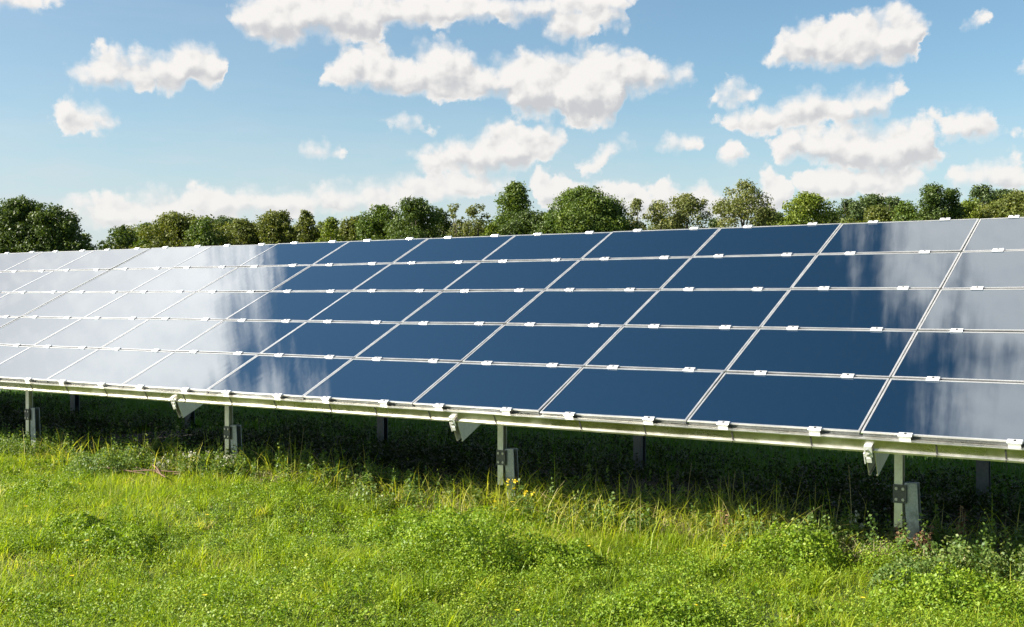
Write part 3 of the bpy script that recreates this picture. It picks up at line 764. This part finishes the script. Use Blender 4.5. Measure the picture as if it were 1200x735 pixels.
# taller bushy mounds of vetch and bedstraw: stems, leaflets, one thing each
def mound(x, y, r, h, label, mat='clover', n=5200, asp=1.0):
    z = float(gz(x, y)); root = empty('vetch_mound', (x, y, z))
    th = rng.uniform(0, 6.283, n); q = np.sqrt(rng.random(n)); lump = 1 + .22*np.sin(3*th + x*5) + .15*np.sin(5*th + y*7)
    X_ = r*q*lump*np.cos(th)*asp; Y_ = r*q*lump*np.sin(th)
    cl = .5 + .5*np.sin(X_*17 + y*9)*np.sin(Y_*19 + x*7)
    top = h*1.15*np.sqrt(np.clip(1 - q**3, 0, 1))*(.60 + .50*cl)
    Z_ = top*(1 - .75*rng.random(n)**1.8)
    nr = rdir(n)*.8 + np.stack([np.cos(th)*q*.4, np.sin(th)*q*.4, np.full(n, .7)], 1); nr /= np.linalg.norm(nr, axis=1)[:, None]
    v, qd = leaf_quads(np.stack([X_, Y_, Z_], 1), nr, .0105*rng.uniform(.5, 1.4, n), .6)
    rn = np.repeat(np.clip(rng.normal(.5, .2, n) + .15*(cl-.5), 0, 1), 4)
    np_mesh('leaves', v, quads=qd, mat=M[mat], attr={'rnd': rn}, parent=root)
    st = MB()
    for _ in range(26):
        a = rng.uniform(0, 6.283); rr_ = r*rng.uniform(.2, .9)
        st.tube([(math.cos(a)*rr_*.5, math.sin(a)*rr_*.5, -.01), (math.cos(a)*rr_*.8, math.sin(a)*rr_*.8, h*.45), (math.cos(a)*rr_, math.sin(a)*rr_, h*.95*math.sqrt(1-(rr_/r)**2))], [.0022, .0018, .001], 4)
    so_ = st.build('stems', M['weed'], root); at = so_.data.attributes.new('rnd', 'FLOAT', 'POINT'); at.data.foreach_set('value', [.5]*len(so_.data.vertices))
    so_['kind'] = 'stuff'
    return tag(root, label, 'plant', 'bushy mounds in the meadow')
for a in [(-2.35, -.95, .42, .30, 'largest bushy mound of light green vetch, centre of the meadow', 'clover', 9000, 1.3),
          (-3.0, -.75, .28, .22, 'bushy vetch mound joined to the left side of the largest one', 'clover', 5000, 1.2),
          (-1.75, -.75, .25, .20, 'low bushy mound right of the largest one', 'clover', 4500, 1.3),
          (-.55, -1.62, .30, .20, 'dark-based bushy mound at the bottom edge right of centre', 'clover', 5500, 1.2),
          (-4.55, -2.15, .30, .17, 'broad low mound in the left part of the foreground', 'clover', 5500, 1.4),
          (-5.15, -1.95, .24, .15, 'low mound behind the broad one on the left', 'clover', 4200, 1.4),
          (-6.9, -1.05, .28, .16, 'mound at the left edge of the photo, halfway down the meadow', 'clover', 4500, 1.2),
          (-7.6, .2, .42, .22, 'pale leafy mound near the leftmost post', 'weed', 8000, 1.5),
          (-.45, .15, .28, .24, 'fresh green mound left of the right-hand post', 'clover', 5500, 1.2),
          (.65, -.35, .30, .20, 'bushy mound at the right edge of the meadow', 'clover', 5500, 1.2),
          (.35, -.05, .22, .17, 'small mound in front of the right-hand post', 'weed', 4000, 1.2)]:
    mound(*a)
xx, yy = scatter(420, -12, 4, -5, .6)
k = patch(xx, yy, 15) > -.2; xx, yy = xx[k], yy[k]
o = leafy('broad_leaves', xx, yy, rng.uniform(.04, .10, len(xx)), rng.uniform(.06, .13, len(xx)), 20, .017, M['clover'], .6, .5)
tag(o, 'broad light leaves of dock and dandelion scattered through the meadow', 'ground cover', kind='stuff')
# pale leafy fringe where sun meets shade
xx, yy = scatter(4600, -13, 2.5, .25, 1.0)
k = rng.random(len(xx)) < np.clip(.10 + .75*patch(xx*1.5, yy*1.5, 7), 0, 1); xx, yy = xx[k], yy[k]
o = leafy('fringe_weeds', xx, yy, rng.uniform(.03, .09, len(xx)), rng.uniform(.10, .32, len(xx)), 64, .0125, M['weed'], .5, .55)
tag(o, 'pale leafy weeds fringing the sunlit edge before the shade', 'weeds', kind='stuff')

xx, yy = scatter(330, -12, 2.5, .35, 1.05)
o = leafy('edge_weeds', xx, yy, rng.uniform(.02, .06, len(xx)), rng.uniform(.20, .46, len(xx)), 70, .012, M['weed'], .4, .5)
tag(o, 'tall uneven leafy weeds rising at the edge of the shade', 'weeds', kind='stuff')

# long arching grass along the shadow edge
xs, ys = [], []
for (a, b, r, c) in [(-3.1, .75, .5, 240), (-2.6, .8, .35, 200), (-2.15, .85, .3, 150), (-1.5, .75, .35, 220), (-1.05, .8, .35, 200), (-4.1, .7, .45, 120), (-6.7, .65, .5, 170), (-5.9, .7, .4, 70),
                     (-.55, .95, .3, 110), (.3, 1.15, .3, 60), (-8.6, .5, .6, 100), (-.9, .35, .3, 90), (-2.0, .3, .5, 120), (.9, 1.2, .4, 90), (-5.2, .7, .5, 120), (-7.6, .6, .5, 110), (-3.5, .6, .4, 120)]:
    c = int(c*1.35); xs.append(a + rng.normal(0, r*.6, c)); ys.append(b - .05 + rng.normal(0, .17, c))
x = np.concatenate(xs); y = np.concatenate(ys); n = len(x)
o = blades('long_grass', x, y, rng.uniform(.2, .54, n), rng.uniform(.004, .008, n), M['grass'], .9, np.clip(rng.normal(.82, .14, n), 0, 1))
tag(o, 'long arching grass blades fringing the edge of the shade', 'grass', kind='stuff')

# withered, straw coloured tangle at the edge
x, y = scatter(90000, -12, 2.5, .35, 1.35)
k = rng.random(len(x)) < np.clip(.10 + .55*(patch(x*1.3, y, 4) > .75) + .6*np.exp(-((x-.25)/.45)**2) + .35*np.exp(-((x+1.0)/.3)**2), 0, 1)*.55
x, y = x[k], y[k]; n = len(x)
o = blades('withered_grass', x, y, rng.uniform(.07, .24, n), rng.uniform(.003, .006, n), M['straw'], 1.1, rng.random(n))
tag(o, 'withered straw-coloured grass along the foot of the array', 'dry grass', kind='stuff')

# weeds in the shade under the array, then thinner grass behind
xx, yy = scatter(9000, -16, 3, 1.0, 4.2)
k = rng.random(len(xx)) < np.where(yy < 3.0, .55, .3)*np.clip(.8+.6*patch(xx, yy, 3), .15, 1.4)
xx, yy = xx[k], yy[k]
o = leafy('shade_weeds', xx, yy, rng.uniform(.05, .13, len(xx)), rng.uniform(.05, .24, len(xx)), 46, .014, M['shade_toned_weed'], .6, .4)
tag(o, 'low weeds under the panels, coloured dark for the shade', 'weeds', kind='stuff')
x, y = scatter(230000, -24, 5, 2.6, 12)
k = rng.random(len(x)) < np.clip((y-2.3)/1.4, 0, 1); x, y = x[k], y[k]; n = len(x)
o = blades('rear_grass', x, y, rng.uniform(.06, .20, n), rng.uniform(.006, .011, n), M['shade_toned_grass'], .6)
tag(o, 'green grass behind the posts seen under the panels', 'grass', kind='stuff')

# ------------------------------------------------------------------ single plants
def plant(name, x, y, h, mat, label, cat='weed', n_st=3, leaf=.02, per=26, flower=None, lean=.12, group=None, leaf_asp=.5, z0=0):
    z = float(gz(x, y)) - .01; root = empty(name, (x, y, z)); st = MB(); pts = []; tips = []
    for k in range(n_st):
        a = rng.uniform(0, 6.283); hh = h*rng.uniform(.7, 1.0) if k else h; l = lean*rng.uniform(.4, 1.6)
        cv_ = [(math.cos(a)*l*hh*t*t + math.cos(a)*.01*k, math.sin(a)*l*hh*t*t + math.sin(a)*.01*k, hh*t) for t in (0, .25, .5, .75, 1)]
        st.tube(cv_, [.0032, .0028, .0024, .0018, .0012], 5)
        for _ in range(per):
            t = rng.uniform(z0, 1)**.8; i_ = min(3, int(t*4)); f_ = t*4 - i_
            p = np.array(cv_[i_])*(1-f_) + np.array(cv_[i_+1])*f_
            d = rdir(1)[0]; d[2] *= .35; q_ = leaf*(1.6 - t*.9)
            pts.append((p + d*q_*1.1, d, q_))
        tips.append(cv_[-1])
    st.build('stem', M['straw'] if mat in ('straw', 'rust') else M['weed'], root)
    for o_ in list(root.children):
        at = o_.data.attributes.new('rnd', 'FLOAT', 'POINT'); at.data.foreach_set('value', [.5]*len(o_.data.vertices))
    if pts:
        c = np.array([p[0] for p in pts]); dd = np.array([p[1] for p in pts]); s = np.array([p[2] for p in pts])
        nr = np.cross(dd, rdir(len(c))) + np.array([0, 0, .8]); nr /= np.linalg.norm(nr, axis=1)[:, None]
        a = dd - nr*(dd*nr).sum(1)[:, None]; a /= np.linalg.norm(a, axis=1)[:, None]+1e-9; b = np.cross(nr, a)
        v = np.stack([c - a*s[:, None], c - b*(s*leaf_asp)[:, None], c + a*s[:, None], c + b*(s*leaf_asp)[:, None]], 1)
        v[:, 2, 2] -= s*.35; v = v.reshape(-1, 3)
        np_mesh('leaves', v, quads=np.arange(len(v)).reshape(-1, 4), mat=M[mat], attr={'rnd': np.repeat(rng.random(len(c)), 4)}, parent=root)
    if flower:
        c = []; 
        for t_ in tips:
            for _ in range(10): c.append(np.array(t_) + rng.normal(0, .008, 3))
        c = np.array(c); nr = rdir(len(c)) + np.array([0, -.3, .8]); nr /= np.linalg.norm(nr, axis=1)[:, None]
        v, q = leaf_quads(c, nr, .008*rng.uniform(.7, 1.3, len(c)), .9)
        np_mesh('flowers', v, quads=q, mat=M[flower], attr={'rnd': np.repeat(rng.random(len(c)), 4)}, parent=root)
    return tag(root, label, cat, group)

plant('leafy_weed', -7.55, .95, .52, 'pale_weed', 'tall pale leafy weed catching the sun in the shade, between the two left posts', n_st=2, leaf=.034, per=26, lean=.1)
plant('leafy_weed', -8.1, .75, .30, 'weed', 'leafy weed right of the leftmost front post', n_st=5, leaf=.028, per=24)
plant('leafy_weed', -7.75, .55, .28, 'pale_weed', 'pale yellowish weed clump left of the tall pale one', n_st=6, leaf=.022, per=24)
plant('leafy_weed', -7.0, .8, .30, 'weed', 'green weed left of the second front post', n_st=4, leaf=.024, per=22)
plant('flowering_weed', -6.55, .35, .30, 'pale_weed', 'bushy pale weed with cream flower heads at the foot of the second post', n_st=9, leaf=.018, per=26, flower='white_petal')
plant('flowering_weed', -6.15, .42, .26, 'weed', 'green weed with white flower heads just right of the second post', n_st=8, leaf=.018, per=24, flower='white_petal')
plant('flowering_weed', -6.85, .22, .22, 'pale_weed', 'small white-flowered weed left of the second post by the dead branches', n_st=6, leaf=.018, per=20, flower='white_petal')
plant('leafy_weed', -5.0, .55, .30, 'weed', 'upright leafy weed midway between second and third posts', n_st=4, leaf=.026, per=24)
plant('leafy_weed', -4.6, .62, .32, 'weed', 'leafy nettle-like weed left of the third post, nearer the middle', n_st=5, leaf=.026, per=26)
plant('leafy_weed', -4.15, .68, .32, 'weed', 'broad-leaved weed just left of the third post', n_st=6, leaf=.030, per=26)
plant('leafy_weed', -3.75, .7, .28, 'pale_weed', 'pale-tipped weed against the foot of the third post', n_st=6, leaf=.022, per=24)
plant('leafy_weed', -3.28, .52, .24, 'weed', 'green weed hiding the foot of the third post', n_st=6, leaf=.024, per=26)
plant('leafy_weed', .12, .50, .22, 'weed', 'green weed hiding the foot of the right-hand post', n_st=7, leaf=.020, per=28)
plant('leafy_weed', -6.38, .5, .24, 'weed', 'green weed hiding the foot of the second post', n_st=6, leaf=.022, per=26)
plant('flowering_weed', -2.95, .45, .30, 'weed', 'yellow-flowered weed right of the third post', n_st=3, leaf=.016, per=26, flower='petal')
plant('flowering_weed', -2.65, .25, .27, 'weed', 'bushy yellow-flowered weed in front of the third post', n_st=3, leaf=.015, per=26, flower='petal')
plant('leafy_weed', -.75, .75, .26, 'weed', 'rounded green weed at the shade edge left of the right-hand hook', n_st=9, leaf=.016, per=28)
plant('flowering_weed', -.28, .85, .26, 'pale_weed', 'pale weed with tiny white heads below the right-hand rafter end', n_st=6, leaf=.015, per=22, flower='white_petal')
plant('leafy_weed', -.02, .75, .22, 'pale_weed', 'dry yellowish weed left of the right-hand post', n_st=8, leaf=.016, per=26)
plant('withered_weed', .20, .62, .30, 'rust', 'reddish withered weed at the foot of the right-hand post', n_st=12, leaf=.018, per=34)
plant('withered_weed', .42, .80, .42, 'rust', 'upright reddish-brown seed head right of the right-hand post', n_st=4, leaf=.015, per=46, z0=.4, lean=.05)
plant('withered_weed', -1.15, .6, .24, 'rust', 'low brown withered tuft among the arching grass right of centre', n_st=8, leaf=.016, per=24)
plant('leafy_weed', .75, 1.15, .30, 'weed', 'dark leafy weed at the right edge under the rail', n_st=6, leaf=.016, per=30)
# dry stalks
for (x, y, h, ln_, lab) in [(-5.55, .75, .50, .22, 'tall thin dry stalk leaning right, right of the second post'), (-5.75, .8, .46, .05, 'upright dry stalk with a pale tip right of the second post'),
                            (-5.85, .7, .30, .03, 'short broken dry stalk right of the second post'), (-.30, .80, .62, .06, 'long thin dry stalk rising to the right-hand rafter end'),
                            (-.42, .8, .40, .08, 'shorter dry stalk left of the long one by the rafter end'), (-1.55, .75, .52, .12, 'thin seed stalk in the shade right of centre'),
                            (-1.25, .9, .46, .10, 'thin seed stalk, right one of the two right of centre'), (-9.0, .6, .34, .1, 'dry brown stalk beside the leftmost post')]:
    plant('dry_stalk', x, y, h, 'straw', lab, 'dry stalk', n_st=1, leaf=.006, per=14, lean=ln_, z0=.8)

# dead branches on the bare soil left of the second post
bt = MB()
root = empty('dead_branches', (-6.75, .15, float(gz(-6.75, .15))))
for k in range(9):
    a = rng.normal(0, .35); l = rng.uniform(.15, .38); p = Vector((rng.normal(0, .22), rng.normal(0, .07), .02 + .012*k)); d = Vector((math.cos(a), math.sin(a), rng.normal(0, .06)))
    bt.tube([p - d*l, p - d*l*.2 + Vector((0, .015, .01)), p + d*l], [.006, .009, .005], 5)
m, g, out = newmat('dead_wood'); t = g.n('ShaderNodeTexCoord').outputs['Object']
principled(g, out, Base_Color=g.mix(g.noise(t, 40, 4, .6), (.07,.035,.022,1), (.19,.11,.07,1)), Roughness=.85)
bt.build('branch', m, root)
tag(root, 'small heap of reddish dead branches left of the second front post', 'branches')

# yellow flowers in the meadow
fl0 = None
for k, (x, y) in enumerate([(-4.44,-2.42), (-3.77,-3.02), (-4.56,-1.27), (-3.26,-.6), (-3.27,-.79), (-3.0,.3), (-2.61,.03), (-.84,-.17), (-2.85,.32), (-1.65,-.55), (-2.55,-3.08), (-.39,-1.58), (-2.68,.4), (-2.84,-.58), (-1.2,-2.1), (.3,-.9), (-5.9,-1.9), (-6.6,-.9)]):
    z = float(gz(x, y)); h = .15
    if fl0 is None:
        r = empty('yellow_flower', (x, y, z)); s_ = MB(); s_.tube([(0,0,0), (.004,0,h*.5), (0,.004,h)], [.0018,.0015,.0012], 5); s_.build('stem', M['weed'], r)
        pv_ = []; qv = []
        for a in range(10):
            th = a*.628; cdir = np.array([math.cos(th), math.sin(th), .25]); sd = np.array([-math.sin(th), math.cos(th), 0])
            b0 = len(pv_); c0_ = np.array([0, 0, h])
            pv_ += [c0_, c0_+cdir*.009-sd*.004, c0_+cdir*.017, c0_+cdir*.009+sd*.004]; qv.append([b0, b0+1, b0+2, b0+3])
        np_mesh('petals', np.array(pv_), quads=np.array(qv), mat=M['petal'], attr={'rnd': rng.random(len(pv_))}, parent=r); fl0 = r
    else:
        r = fl0.copy(); col.objects.link(r); r.location = (x, y, z); r.rotation_euler = (0, 0, k*1.3); r.scale = (1, 1, 1)
        for ch in fl0.children: c = ch.copy(); col.objects.link(c); c.parent = r
    tag(r, 'small yellow flower growing in the sunlit meadow grass', 'flower', 'yellow flowers in the meadow')
